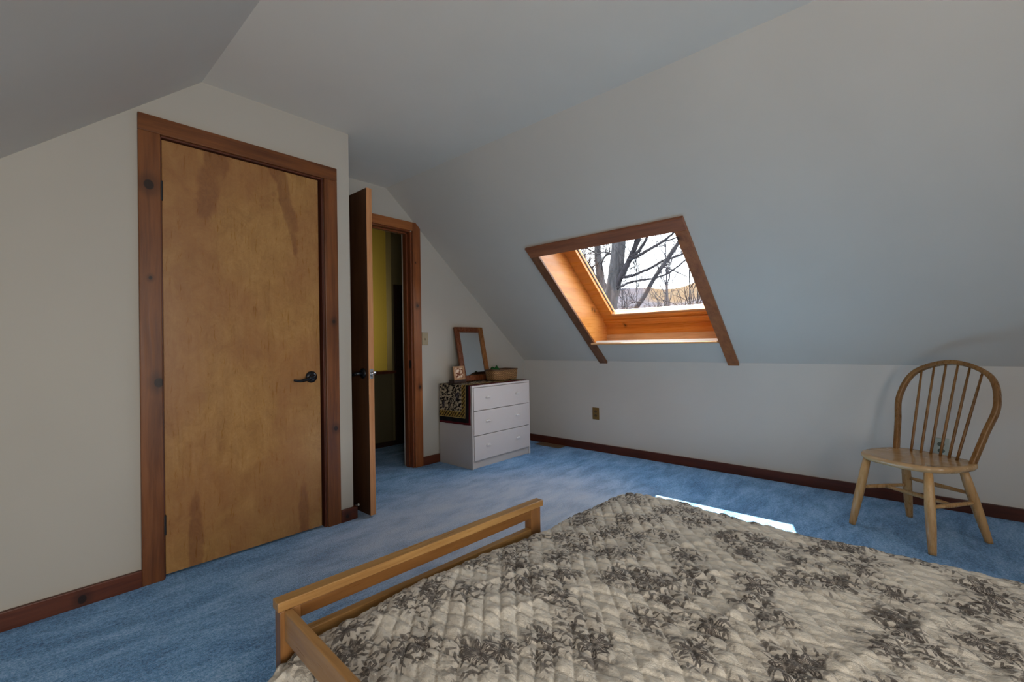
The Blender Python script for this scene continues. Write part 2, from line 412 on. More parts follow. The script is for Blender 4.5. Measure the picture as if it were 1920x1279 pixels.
struct(MB().box(1.1, 2.78, GY - .03, GY + .13, .765, .795).build('trim_14', JAMB, bevel=.004))
struct(MB().box(1.1, XR, yh - .02, yh, 0, 1.12).build('wall_hall_lower', YEL))
DKJ = wood('hall_dark_casing', (.03, .010, .007, 1), (.012, .005, .004, 1), 2, 1, .5)
struct(MB().box(2.775, 2.85, GY - .02, GY, 0, 1.72).build('trim_15', DKJ, bevel=.002))
struct(MB().box(2.85, XR + .2, GY - .02, GY, 1.64, 1.72).build('trim_16', DKJ, bevel=.002))
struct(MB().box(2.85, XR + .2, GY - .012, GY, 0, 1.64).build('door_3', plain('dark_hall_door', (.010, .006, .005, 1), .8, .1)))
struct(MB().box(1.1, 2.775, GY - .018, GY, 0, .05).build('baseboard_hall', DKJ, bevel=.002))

# ------------------------------------------------------------------ baseboards
BH, BT = .074, .02
struct(MB().box(XR - BT, XR, YB, YE, 0, BH).build('baseboard_right', BASE, bevel=.003))
struct(MB().box(2.431, XR - BT, YE - BT, YE, 0, BH).build('baseboard_end', BASEX, bevel=.003))
struct(MB().box(XL, .392, YC - BT, YC, 0, BH).build('baseboard_closet', BASEX, bevel=.003))
m = MB(); m.box(1.326, XS + .018, YC - BT, YC, 0, BH); m.box(XS, XS + .018, YC, YE, 0, BH)
struct(m.build('baseboard_closet_side', BASEX, bevel=.003))

# ------------------------------------------------------------------ closet door
CT = .018                                                    # casing thickness
struct(MB().box(.392, CX0, YC - CT, YC, 0, CZ).build('trim_1', CASE, bevel=.003))
struct(MB().box(.392, 1.326, YC - CT, YC, CZ, 2.1265).build('trim_2', CASEH, bevel=.003))
struct(MB().box(CX1 + .008, 1.326, YC - CT, YC, 0, CZ).build('trim_3', CASE, bevel=.003))
m = MB()
m.box(CX0, CX0 + .006, YC - .004, YC + .1, 0, CZ); m.box(CX1 - .004, CX1 + .008, YC - .002, YC + .1, 0, CZ); m.box(CX0, CX1, YC - .004, YC + .1, CZ - .008, CZ)
m.box(CX0, CX0 + .03, YC + .05, YC + .1, 0, CZ); m.box(CX1 - .02, CX1, YC + .05, YC + .1, 0, CZ); m.box(CX0, CX1, YC + .05, YC + .1, CZ - .03, CZ)
struct(m.build('trim_4', JAMB, bevel=.001))
d1 = struct(box('door_1', CX0 + .009, 1.221, YC + .010, YC + .045, .012, 2.036, PLY, None, .002))
for hz in (1.793, .245):
    h = MB().tube([(CX0 + .004, YC - .004, hz - .045), (CX0 + .004, YC - .004, hz + .045)], .0065, 12)
    h.box(CX0 - .001, CX0 + .010, YC - .003, YC + .008, hz - .045, hz + .045)
    h.build('hinge', BLACK, d1, smooth=False)

def lever(parent, cx, cz, ywall, dirx=-1, out=-1, droop=.016, L_=.105):
    """wave lever on a round rose: rose and lever are parts of the handle"""
    M = lambda x, y, z: (cx + x, ywall + out * z, cz + y)
    rose = MB().lathe([(.001, 0), (.033, 0), (.034, .004), (.031, .009), (.018, .013), (.012, .014)], 28, M).build('door_handle', BRONZE, parent, smooth=True)
    pts, rad = [], []
    pts.append((cx, ywall + out * .008, cz)); rad.append(.011)
    pts.append((cx, ywall + out * .05, cz)); rad.append(.011)
    for i in range(10):
        u = i / 9
        pts.append((cx + dirx * (.012 + L_ * u), ywall + out * (.057 - .006 * u), cz + .003 - droop * math.sin(u * PI * .72) - .004 * u + .012 * max(0, u - .7)))
        rad.append(.0115 - .0055 * u)
    MB().tube(pts, rad, 12).build('lever', BRONZE, rose, smooth=True)
    return rose
lever(d1, 1.167, .884, YC + .010)

# ------------------------------------------------------------------ hall doorway and its open door
struct(MB().prism([(2.349, 0), (2.431, 0), (2.431, slope_z(2.431) - .004), (2.385, 2.128), (2.349, 2.128)], XZ, YE - CT, YE).build('trim_5', HALLC, bevel=.003))
struct(MB().prism([(1.455, DZ + .008), (2.349, DZ + .008), (2.349, 2.128), (1.455, 2.128)], XZ, YE - CT, YE).build('trim_6', wood('stained_pine_hall_head', (.36, .125, .035, 1), (.2, .062, .018, 1), 0, 1, .38), bevel=.003))
struct(MB().box(1.455, DX0 - .006, YE - CT, YE, 0, DZ + .008).build('trim_7', HALLC, bevel=.003))
m = MB()
m.box(DX1 - .002, DX1 + .014, YE - .002, YE + .112, 0, DZ); m.box(DX0 - .012, DX0, YE - .002, YE + .112, 0, DZ); m.box(DX0, DX1, YE - .002, YE + .112, DZ - .002, DZ + .014)
m.box(DX1 - .014, DX1, YE + .042, YE + .08, 0, DZ); m.box(DX0, DX1, YE + .042, YE + .08, DZ - .014, DZ)
j = struct(m.build('trim_8', wood('hall_jamb', (.22, .062, .02, 1), (.10, .026, .01, 1), 2, 1, .4), bevel=.001))
struct(MB().box(DX1 - .004, DX1 - .0015, YE + .008, YE + .036, .86, .93).build('trim_17', BLACK))   # strike plate
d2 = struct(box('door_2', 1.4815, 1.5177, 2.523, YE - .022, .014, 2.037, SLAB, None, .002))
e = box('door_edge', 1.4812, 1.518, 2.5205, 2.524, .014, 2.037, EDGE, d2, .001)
for hz in (.25, 1.05, 1.80):
    MB().tube([(1.526, YE - .026, hz - .045), (1.526, YE - .026, hz + .045)], .007, 12).build('hinge', BLACK, d2)
box('latch_plate', 1.488, 1.511, 2.5185, 2.521, .855, .915, CHROME, d2, .001)
MB().tube([(1.4995, 2.5215, .885), (1.4995, 2.509, .885)], .008, 12).build('latch_bolt', CHROME, d2, smooth=True)
def side_lever(xw, out):
    M = lambda x, y, z: (xw + out * z, 2.583 + x, .887 + y)
    r = MB().lathe([(.001, 0), (.032, 0), (.033, .004), (.03, .009), (.017, .012), (.012, .013)], 28, M).build('door_handle', BRONZE, d2, smooth=True)
    dx = out
    pts = [(xw + dx * .006, 2.583, .887), (xw + dx * .042, 2.583, .887)] + [(xw + dx * .046, 2.583 + .1 * u, .888 - .012 * math.sin(u * 2.4)) for u in np.linspace(.08, 1, 8)]
    MB().tube(pts, [.011, .011] + list(np.linspace(.011, .006, 8)), 12).build('lever', BRONZE if out < 0 else CHROME, r, smooth=True)
side_lever(1.4815, -1); side_lever(1.5177, 1)
# spring door stop on the closet baseboard
ds = thing('door_stop', (XS + .018, 2.635, .06), 'spring door stop with a white tip at the foot of the open door', 'door stop')
pts = [(XS + .018 + .03 * i / 60, 2.635 + .0045 * math.cos(i * .9), .062 + .0045 * math.sin(i * .9)) for i in range(61)]
MB().tube(pts, .0012, 6).build('spring', CHROME, ds, smooth=True)
MB().lathe([(.001, 0), (.007, 0), (.0075, .003), (.0075, .009), (.005, .012)], 14, lambda x, y, z: (XS + .046 + z, 2.635 + x, .062 + y)).build('tip', WHITEP, ds, smooth=True)

# ------------------------------------------------------------------ skylight
TW, TT = .082, .02
struct(MB().prism([(HY0 - TW, HS1), (HY1 + TW, HS1), (HY1 + TW, HS1 + TW + .015), (HY0 - TW, HS1 + TW + .015)], sp, -TT, 0).build('trim_9', wood('skylight_head_wood', (.32, .115, .05, 1), (.17, .056, .026, 1), 1, 1, .38), bevel=.003))
struct(MB().prism([(HY1, -.012), (HY1 + TW, -.012), (HY1 + TW, HS1), (HY1, HS1)], sp, -TT, 0).build('trim_10', wood('skylight_leg_dark', (.21, .085, .036, 1), (.11, .04, .018, 1), 0, 1, .4), bevel=.003))
struct(MB().prism([(HY0 - TW, -.012), (HY0, -.012), (HY0, HS1), (HY0 - TW, HS1)], sp, -TT, 0).build('trim_11', FRAMEW, bevel=.003))
SD = .30
pin = slope_pt(0, HS0)
prof = [(pin[0], pin[2] - .012), (3.835, pin[2] - .012), (3.835, 1.245), (slope_pt(0, .21, SD)[0], slope_pt(0, .21, SD)[2]), (slope_pt(0, .21, SD + .05)[0], slope_pt(0, .21, SD + .05)[2]),
        (slope_pt(0, HS1, SD + .05)[0], slope_pt(0, HS1, SD + .05)[2]), (slope_pt(0, HS1, -.004)[0], slope_pt(0, HS1, -.004)[2])]
w1 = thing('window_1', slope_pt((HY0 + HY1) / 2, HS0), 'orange pine roof window in the white slope with bare trees outside', 'skylight', None, 'structure')
MB().prism(prof, XZ, HY1, HY1 + .022).build('side_board', ORANGE, w1, .001)
MB().prism(prof, XZ, HY0 - .022, HY0).build('side_board', ORANGE, w1, .001)
MB().prism([(HY0, 0), (HY1, 0), (HY1, SD + .05), (HY0, SD + .05)], lambda u, v, d: slope_pt(u, HS1 + d, v), 0, .02).build('head_board', ORANGE, w1, .001)
MB().box(3.571, 3.835, HY0 - .004, HY1 + .018, 1.036, 1.053).build('window_sill', PALE, w1, .006, seg=3)
ORY = wood('skylight_orange_apron', (.64, .24, .04, 1), (.46, .15, .025, 1), 1, .8, .3, knots=[(2.02, 1.215, .009)], knot_plane='yz')
MB().box(3.828, 3.85, HY0, HY1, 1.053, 1.132).build('sill_upstand', PALE, w1, .002)
MB().box(3.831, 3.855, HY0, HY1, 1.132, 1.26).build('apron_board', ORY, w1, .001)
g0, g1, gy0, gy1 = .355, 1.26, 1.235, 2.105
m = MB()
for (y0, y1, s0, s1) in [(HY0, HY1, .205, g0), (HY0, HY1, g1, HS1), (HY0, gy0, g0, g1), (gy1, HY1, g0, g1)]:
    m.prism([(y0, s0), (y1, s0), (y1, s1), (y0, s1)], sp, .262, .33)
m.prism([(HY0, .235), (HY1, .235), (HY1, .30), (HY0, .30)], sp, .245, .265)
m.build('sash_frame', ORY, w1, .004)
m = MB()
for (y0, y1, s0, s1) in [(gy0, gy1, g0 - .004, g0 + .006), (gy0, gy1, g1 - .006, g1), (gy0, gy0 + .006, g0, g1), (gy1 - .006, gy1 + .004, g0, g1)]:
    m.prism([(y0, s0), (y1, s0), (y1, s1), (y0, s1)], sp, .292, .303)
m.build('gasket', plain('grey_gasket', (.03, .022, .02, 1), .6), w1)
MB().prism([(gy0, g0 - .012), (gy1 + .004, g0 - .012), (gy1 + .004, g0 + .012), (gy0, g0 + .012)], sp, .262, .2995).build('glazing_bead', PALE, w1)
MB().prism([(gy0, g0), (gy1, g0), (gy1, g1), (gy0, g1)], sp, .300, .304).build('pane', GLASS, w1)

# ------------------------------------------------------------------ switch, outlets, register
t = thing('light_switch', (2.476, YE, 1.115), 'ivory light switch plate beside the hall door casing', 'light switch')
box('cover_plate', 2.443, 2.509, YE - .006, YE, 1.061, 1.172, PLAST, t, .003)
box('toggle', 2.4715, 2.4805, YE - .016, YE - .004, 1.104, 1.122, plain('toggle_ivory', (.36, .28, .17, 1), .4), t, .002)
for z in (1.081, 1.152): MB().lathe([(.001, 0), (.003, 0), (.002, .0012)], 10, lambda x, y, q: (2.476 + x, YE - .006 - q, z + y)).build('screw', PLAST, t)
def outlet(name, yc, zc, plate, face, label, w=.037):
    t = thing(name, (XR, yc, zc), label, 'outlet')
    box('cover_plate', XR - .006, XR, yc - w, yc + w, zc - .058, zc + .058, plate, t, .003)
    for s in (-1, 1):
        f = MB().lathe([(.001, 0), (.0165, 0), (.0165, .002), (.015, .003)], 20, lambda x, y, z: (XR - .006 - z, yc + x, zc + s * .02 + y * .82)).build('socket', face, t)
        for dy in (-.006, .006):
            MB().box(XR - .0096, XR - .0088, yc + dy - .0012, yc + dy + .0012, zc + s * .02 - .002, zc + s * .02 + .007).build('slot', BLACK, f)
    MB().lathe([(.001, 0), (.003, 0), (.002, .0012)], 10, lambda x, y, z: (XR - .006 - z, yc + x, zc + y)).build('screw', plate, t)
outlet('wall_outlet', 2.359, .365, BRASSP, plain('outlet_brown', (.10, .055, .015, 1), .4), 'brass brown outlet plate low on the white wall under the roof window')
outlet('wall_outlet', -.09, .374, plain('grey_green_plate', (.36, .38, .33, 1), .4), plain('outlet_green_grey', (.06, .085, .06, 1), .45), 'pale outlet plate with dark sockets seen through the chair spindles')
t = thing('floor_register', (3.75, 2.87, 0), 'tan metal floor register beside the baseboard near the dresser', 'vent')
m = MB(); m.box(3.69, 3.812, 2.71, 2.72, 0, .006); m.box(3.69, 3.812, 3.01, 3.02, 0, .006); m.box(3.69, 3.70, 2.71, 3.02, 0, .006); m.box(3.802, 3.812, 2.71, 3.02, 0, .006)
m.build('rim', TANM, t, .001)
box('backing', 3.70, 3.802, 2.72, 3.01, 0, .002, BLACK, t, 0)
m = MB()
for i in range(18): m.box(3.70, 3.802, 2.728 + i * .0157, 2.734 + i * .0157, .001, .005)
m.build('slats', TANM, t)

# ================================================================== dresser and what stands on it
RX0, RX1, RY0, RY1, RZ = 2.610, 3.367, 2.812, 3.245, .706
dr = thing('dresser', ((RX0 + RX1) / 2, (RY0 + RY1) / 2, 0), 'small white laminate dresser of three drawers against the end wall', 'dresser')
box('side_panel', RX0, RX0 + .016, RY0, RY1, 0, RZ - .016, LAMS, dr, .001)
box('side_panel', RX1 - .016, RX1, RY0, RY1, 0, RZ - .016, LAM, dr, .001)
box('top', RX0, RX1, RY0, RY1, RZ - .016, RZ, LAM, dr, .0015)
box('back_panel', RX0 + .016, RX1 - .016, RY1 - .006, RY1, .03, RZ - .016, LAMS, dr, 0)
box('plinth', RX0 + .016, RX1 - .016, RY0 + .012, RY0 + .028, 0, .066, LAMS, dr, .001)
zs = [(.068, .276), (.281, .487), (.492, .686)]
for (z0, z1) in zs:
    d = box('drawer', RX0 + .020, RX1 - .020, RY0 - .004, RY0 + .014, z0, z1, LAM, dr, .002)
    zc = (z0 + z1) / 2 + .005
    for px in (2.797, 3.188):
        # cup pull: a half-moon hood over a hollow
        m = MB(); n = 16; rows = []
        for i in range(7):
            u = i / 6 * PI / 2
            rows.append([(px + .028 * math.cos(math.pi * k / n) * (1 if i == 0 else math.cos(u) ** .35), RY0 - .004 - .013 * math.sin(u) , zc + .016 * math.sin(math.pi * k / n) * math.cos(u) ** .5 ) for k in range(n + 1)])
        v = [q for r in rows for q in r]; f = []
        for i in range(6):
            for k in range(n): f.append((i * (n + 1) + k, i * (n + 1) + k + 1, (i + 1) * (n + 1) + k + 1, (i + 1) * (n + 1) + k))
        m.add(v, f)
        m.tube([(px + .028 * math.cos(a), RY0 - .006, zc + .016 * math.sin(a) - .002) for a in np.linspace(0, PI, 14)], .0022, 8)
        m.build('drawer_pull', plain('pull_white', (.6, .57, .57, 1), .3), d, smooth=True)

# patterned runner over the top and down the side
def mk_runner():
    t = NT('tapestry_runner'); uv = t.n('ShaderNodeUVMap').outputs[0]; U, V, _ = t.sep(uv)       # u along the dresser from the hanging hem, v from front hem
    # distance to the nearest hem
    e = t.math('MINIMUM', U, V)
    n1 = t.noise(uv, 42, 3, .6, .8); n2 = t.noise(uv, 90, 2); n3 = t.noise(uv, 9, 2)
    field = t.mix(t.range(n1, .49, .53), (.012, .009, .009, 1), (.42, .34, .235, 1))
    field = t.mix(t.math('MULTIPLY', t.range(n3, .60, .66), .8), field, (.03, .03, .05, 1))
    sc = t.math('ADD', t.math('MULTIPLY', t.math('ADD', U, V), 1.0), 0.0)
    wav = t.math('SINE', t.math('ADD', t.math('MULTIPLY', sc, 190), t.math('MULTIPLY', n2, 9)))
    gold = t.mix(t.range(wav, -.25, .25), (.028, .017, .008, 1), (.34, .215, .05, 1))
    black = (.008, .008, .009, 1); red = (.085, .009, .013, 1)
    def band(c, lo, hi, colr): return t.mix(t.math('MULTIPLY', t.math('GREATER_THAN', e, lo), t.math('LESS_THAN', e, hi)), c, colr)
    c = band(field, -1, .018, red); c = band(c, .018, .055, black); c = band(c, .055, .061, (.36, .26, .1, 1)); c = band(c, .061, .105, gold); c = band(c, .105, .110, (.36, .26, .1, 1))
    t.base(c, .95, .1); t.bump(t.math('ADD', n1, t.noise(uv, 500, 1)), .5, .003); return t.m
RUN = mk_runner()
def make_runner():
    nu, nv = 90, 40; z0 = .375; lu = (RZ - z0) + (RX1 - RX0) - .02; v0, v1 = RY0 + .012, RY1 - .018
    vs, fs, uvs = [], [], []
    for i in range(nu + 1):
        u = lu * i / nu
        for k in range(nv + 1):
            w = k / nv; y = v0 + (v1 - v0) * w
            hang = RZ - z0
            r = .006
            if u < hang:
                x = RX0 - .009 - .010 * math.sin(3.3 * PI * w) ** 2 * (1 - u / hang); z = z0 + u - .012 * (1 - w) * 0 - .010 * w * (1 - u / hang)
            else:
                x = RX0 - .007 + (u - hang); z = RZ + .0045 + .0018 * math.sin(u * 31 + w * 5) ** 2
            if abs(u - hang) < .012: z -= .002 * (1 - abs(u - hang) / .012); 
            vs.append((x, y + .003 * math.sin(u * 22) * (1 if k in (0, nv) else .3), z)); uvs.append((u, w * (v1 - v0)))
    for i in range(nu):
        for k in range(nv): fs.append((i * (nv + 1) + k, i * (nv + 1) + k + 1, (i + 1) * (nv + 1) + k + 1, (i + 1) * (nv + 1) + k))
    me = bpy.data.meshes.new('table_runner'); me.from_pydata(vs, [], fs); me.update()
    ul = me.uv_layers.new(name='UVMap')
    for lp in me.loops: ul.data[lp.index].uv = uvs[lp.vertex_index]
    o = link('table_runner', me, RUN, None, True)
    md = o.modifiers.new('cloth', 'SOLIDIFY'); md.thickness = .003; md.offset = 1
    return tag(o, 'dark tapestry runner with gold border draped over the white dresser', 'table runner')
make_runner()
TOP = RZ + .0098

# leaning mirror
MX0, MX1 = 2.785, 3.147
mbot, mtop = (3.135, TOP), (3.243, 1.222)
ang = math.atan2(mtop[0] - mbot[0], mtop[1] - mbot[1]); MH = math.hypot(mtop[0] - mbot[0], mtop[1] - mbot[1])
def mm(u, v, d):   # u along x, v up the mirror, d towards the room
    return (u, mbot[0] + v * math.sin(ang) - d * math.cos(ang), mbot[1] + v * math.cos(ang) + d * math.sin(ang))
mi = thing('mirror', ((MX0 + MX1) / 2, mbot[0], TOP), 'wood framed mirror leaning on the wall above the white dresser', 'mirror')
fw = .052
MB().box(MX0, MX0 + fw, 0, MH, 0, .022, mm).build('frame_stile', MAHOG, mi, .003)
MB().box(MX1 - fw, MX1, 0, MH, 0, .022, mm).build('frame_stile', wood('mirror_stile_light', (.26, .105, .026, 1), (.14, .045, .011, 1), 2, 1, .3), mi, .003)
MB().box(MX0 + fw, MX1 - fw, 0, fw, 0, .0215, mm).build('frame_rail', MAHOG, mi, .003)
MB().box(MX0 + fw, MX1 - fw, MH - fw, MH, 0, .0215, mm).build('frame_rail', MAHOG, mi, .003)
MB().box(MX0 + fw - .004, MX1 - fw + .004, fw - .004, MH - fw + .004, .004, .012, mm).build('glass', MIRR, mi)
# small box and photo in front of it
bx = thing('keepsake_box', (2.69, 3.06, TOP), 'flat dark wooden box under the little framed photo', 'box')
box('base', 2.620, 2.762, 3.045, 3.11, TOP, TOP + .018, DARKW, bx, .002)
box('lid', 2.618, 2.764, 3.043, 3.112, TOP + .019, TOP + .028, DARKW, bx, .002)
def mk_photo():
    t = NT('photo_print'); o = t.coord('Generated')
    n = t.noise(o, 4.6, 3, .6); c = t.ramp(n, [(.36, (.10, .03, .014, 1)), (.47, (.25, .10, .05, 1)), (.53, (.55, .36, .24, 1)), (.66, (.68, .55, .42, 1))])
    t.base(c, .25, .5); return t.m
pz = TOP + .0285; pang = .16
def pm(u, v, d): return (2.690 + u, 3.058 + v * math.sin(pang) - d * math.cos(pang), pz + v * math.cos(pang) + d * math.sin(pang))
ph = thing('photo_frame', (2.690, 3.06, pz), 'small tan framed photo standing before the leaning mirror', 'picture frame')
W2, HH = .064, .122
m = MB()
m.box(-W2, -W2 + .016, 0, HH, 0, .012, pm); m.box(W2 - .016, W2, 0, HH, 0, .012, pm); m.box(-W2 + .016, W2 - .016, 0, .016, 0, .012, pm); m.box(-W2 + .016, W2 - .016, HH - .016, HH, 0, .012, pm)
m.build('frame', wood('photo_frame_tan', (.42, .24, .12, 1), (.28, .14, .06, 1), 2, 1, .35), ph, .002)
MB().box(-W2 + .014, W2 - .014, .014, HH - .014, .003, .008, pm).build('photo', mk_photo(), ph)
MB().box(-.02, .02, .01, HH * .8, -.004, .0, pm).build('back_board', DARKW, ph)

# wicker basket with a green cloth
def mk_wicker():
    t = NT('woven_wicker'); uv = t.n('ShaderNodeUVMap').outputs[0]; U, V, _ = t.sep(uv)
    row = t.math('FLOOR', t.math('MULTIPLY', V, 9)); par = t.math('MULTIPLY', t.math('MODULO', row, 2), PI)
    a = t.math('SINE', t.math('ADD', t.math('MULTIPLY', U, 260), par)); b = t.math('ABSOLUTE', t.math('SINE', t.math('MULTIPLY', V, 9 * PI)))
    h = t.math('MULTIPLY', b, t.math('ADD', t.math('MULTIPLY', a, .35), .65))
    nz = t.noise(t.mapping(uv, (30, 6, 1)), 1.0, 3)
    c = t.mix(t.math('MULTIPLY', t.range(h, .1, .8), t.range(nz, .2, .6, .55, 1)), (.11, .05, .018, 1), (.40, .235, .105, 1))
    t.base(c, .7, .3); t.bump(h, .8, .004); return t.m
WICK = mk_wicker()
bk = thing('basket', (3.16, 3.03, TOP), 'low woven wicker basket holding green cloth on the dresser', 'basket')
def rrect(a, b, r, n=10):
    out = []
    for (cx, cy, a0) in [(a - r, b - r, 0), (-a + r, b - r, PI / 2), (-a + r, -b + r, PI), (a - r, -b + r, 1.5 * PI)]:
        for i in range(n + 1): out.append((cx + r * math.cos(a0 + i / n * PI / 2), cy + r * math.sin(a0 + i / n * PI / 2)))
    return out
def basket_body():
    bc = (3.186, 3.005); ring = rrect(.172, .075, .045); N = len(ring); prof = [(.93, 0, 0), (.96, .02, .2), (.985, .05, .55), (1.0, .098, 1.0), (.965, .098, 1.0), (.94, .05, .5), (.9, .006, 0)]
    vs, fs, uvs = [], [], []
    per = [0]
    for i in range(N): per.append(per[-1] + math.dist(ring[i], ring[(i + 1) % N]))
    for (s, z, v) in prof:
        for i in range(N + 1):
            x, y = ring[i % N]; vs.append((bc[0] + x * s, bc[1] + y * s, TOP + z + (.004 * math.sin(x * 20) if z > .09 else 0))); uvs.append((per[i], v))
    for j in range(len(prof) - 1):
        for i in range(N): fs.append((j * (N + 1) + i, j * (N + 1) + i + 1, (j + 1) * (N + 1) + i + 1, (j + 1) * (N + 1) + i))
    fs.append(tuple(range(N - 1, -1, -1))); fs.append(tuple((len(prof) - 1) * (N + 1) + i for i in range(N)))
    me = bpy.data.meshes.new('body'); me.from_pydata(vs, [], fs); me.update(); ul = me.uv_layers.new(name='UVMap')
    for lp in me.loops: ul.data[lp.index].uv = uvs[lp.vertex_index]
    link('body', me, WICK, bk, True)
    MB().tube([(bc[0] + x, bc[1] + y, TOP + .099 + .004 * math.sin(x * 20)) for x, y in ring + ring[:1]], .006, 8).build('rim', plain('dark_rim', (.10, .045, .018, 1), .6), bk, smooth=True)
    return bc
bc = basket_body()
def crumple(name, cx, cy, z, rx, ry, h, mat, seed, lab, cat):
    n = 26; vs = []; fs = []; r = np.random.default_rng(seed); ph_ = r.uniform(0, 6.28, 6)
    for i in range(n + 1):
        for k in range(n + 1):
            u, v = i / n * 2 - 1, k / n * 2 - 1; e_ = max(0, 1 - (u * u + v * v) * .62)
            q = math.sin(5 * u + ph_[0] + 2 * math.sin(3 * v + ph_[1])) * .5 + math.sin(7 * v + ph_[2] + 3 * math.sin(2.5 * u)) * .4
            vs.append((cx + u * rx, cy + v * ry, z + h * (e_ ** .8) * (.75 + .3 * q) + (.004 * q)))
    for i in range(n):
        for k in range(n): fs.append((i * (n + 1) + k, (i + 1) * (n + 1) + k, (i + 1) * (n + 1) + k + 1, i * (n + 1) + k + 1))
    me = bpy.data.meshes.new(name); me.from_pydata(vs, [], fs); me.update(); o = link(name, me, mat, None, True)
    md = o.modifiers.new('t', 'SOLIDIFY'); md.thickness = .002
    return tag(o, lab, cat)
crumple('green_cloth', bc[0] - .088, bc[1], TOP + .072, .056, .042, .068, plain('green_cotton', (.018, .075, .022, 1), .9, .1), 4, 'crumpled dark green cloth heaped inside the wicker basket', 'cloth')
crumple('brown_cloth', bc[0] + .066, bc[1] + .002, TOP + .07, .080, .044, .022, plain('brown_cotton', (.035, .012, .008, 1), .9, .1), 9, 'dark brown cloth lying in the wicker basket beside the green one', 'cloth')

# ================================================================== Windsor chair
CCX, CCY, CA = 3.253, .0276, 2.5557
Fv = (math.cos(CA), math.sin(CA)); Lv = (-math.sin(CA), math.cos(CA))
def cl(l, f, z): return (CCX + Fv[0] * f + Lv[0] * l, CCY + Fv[1] * f + Lv[1] * l, z)
ch = thing('windsor_chair', (CCX, CCY, 0), 'bow back wooden spindle chair standing between the bed and the white wall', 'chair')
ch.rotation_euler = (0, 0, CA)
SH = .4127
def seat():
    n = 64; vs = []; fs = []
    def outl(th):
        c, s = math.cos(th), math.sin(th); p = 2.55
        a, b = .218, (.205 if s > 0 else .19)
        p = p if s > 0 else 3.4; r = (abs(c) ** p + abs(s) ** p) ** (-1 / p); return a * r * c, b * r * s + .0
    rings = [(0.0, 0), (.35, -.004), (.65, -.006), (.86, -.003), (.96, 0), (1.0, -.006), (1.0, -.02), (.965, -.031), (.8, -.033), (0.0, -.033)]
    for (sc, dz) in rings:
        for k in range(n):
            x, y = outl(2 * PI * k / n); vs.append(cl(x * max(sc, 1e-3), y * max(sc, 1e-3), SH + dz))
    for j in range(len(rings) - 1):
        for k in range(n): fs.append((j * n + k, j * n + (k + 1) % n, (j + 1) * n + (k + 1) % n, (j + 1) * n + k))
    fs.append(tuple(range(n))); fs.append(tuple((len(rings) - 1) * n + k for k in range(n - 1, -1, -1)))
    m = MB(); m.add(vs, fs); return m.build('seat', CH_L, ch, smooth=True)
seat()
tilt, bbk, BHt = .3284, .1246, .5308
def bk_pt(l, h, b=bbk): return cl(l, -b - h * math.sin(tilt), SH - .004 + h * math.cos(tilt))
def catmull(c, n=12):
    c = np.array(c, float); c = np.vstack([2 * c[0] - c[1], c, 2 * c[-1] - c[-2]]); out = []
    for i in range(1, len(c) - 2):
        for u in np.linspace(0, 1, n, endpoint=False):
            p0, p1, p2, p3 = c[i - 1:i + 3]
            out.append(.5 * ((2 * p1) + (-p0 + p2) * u + (2 * p0 - 5 * p1 + 4 * p2 - p3) * u * u + (-p0 + 3 * p1 - 3 * p2 + p3) * u ** 3))
    out.append(c[-2]); return out
half = [(.1783, -.012), (.2043, .3 * BHt), (.2266, .6 * BHt), (.1707, .88 * BHt), (0, BHt)]
outline = catmull(half + [(-a, b) for a, b in half[-2::-1]], 12)
nrm = Vector(cl(0, -math.cos(tilt), -math.sin(tilt) + 0)) - Vector(cl(0, 0, 0))
nb = (Vector(bk_pt(0, .3)) - Vector(bk_pt(.1, .3))).cross(Vector(bk_pt(0, .4)) - Vector(bk_pt(0, .3))).normalized()
MB().tube([bk_pt(l, h) for l, h in outline], .0122, 20, up=nb, flat=1.3, sq=.5).build('bow', CH_B, ch, smooth=True)
def bow_h(l):   # height of the bow's underside at a lateral offset
    best = max((h for (a, h) in outline if abs(a - l) < .012), default=BHt); return best - .004
for (l0, l1) in [(-.108, -.142), (-.066, -.083), (-.022, -.028), (.022, .028), (.066, .083), (.108, .142)]:
    b0 = .128 + .022 * (1 - (l0 / .12) ** 2)
    p0 = Vector(cl(l0, -b0, SH - .008)); p1 = Vector(bk_pt(l1, bow_h(l1)))
    MB().tube([p0.lerp(p1, u) for u in (0, .12, .35, .6, 1)], [.0062, .0068, .0072, .0066, .0052], 10).build('spindle', CH_B, ch, smooth=True)
feet = {'fl': (.1988, .1947), 'fr': (-.1988, .1947), 'bl': (.1845, -.2206), 'br': (-.1845, -.2206)}
tops = {'fl': (.150, .135), 'fr': (-.150, .135), 'bl': (.135, -.125), 'br': (-.135, -.125)}
def leg_at(k, z):
    u = z / (SH - .03); return Vector(cl(feet[k][0] + (tops[k][0] - feet[k][0]) * u, feet[k][1] + (tops[k][1] - feet[k][1]) * u, z))
for k in feet:
    MB().tube([leg_at(k, (SH - .03) * u) for u in (0, .04, .3, .55, .8, 1.0)], [.0155, .0165, .0205, .022, .0205, .0175], 16, up=(1, 0, 0)).build('leg', CH_G, ch, smooth=True)
def stretch(a, b, name='stretcher'):
    a, b = Vector(a), Vector(b)
    MB().tube([a.lerp(b, u) for u in (0, .15, .5, .85, 1)], [.0075, .0095, .012, .0095, .0075], 12).build(name, CH_G, ch, smooth=True)
stretch(leg_at('fl', .215), leg_at('bl', .20)); stretch(leg_at('fr', .215), leg_at('br', .20))
stretch(leg_at('fl', .215).lerp(leg_at('bl', .20), .5), leg_at('fr', .215).lerp(leg_at('br', .20), .5))
stretch(leg_at('bl', .245), leg_at('br', .245))

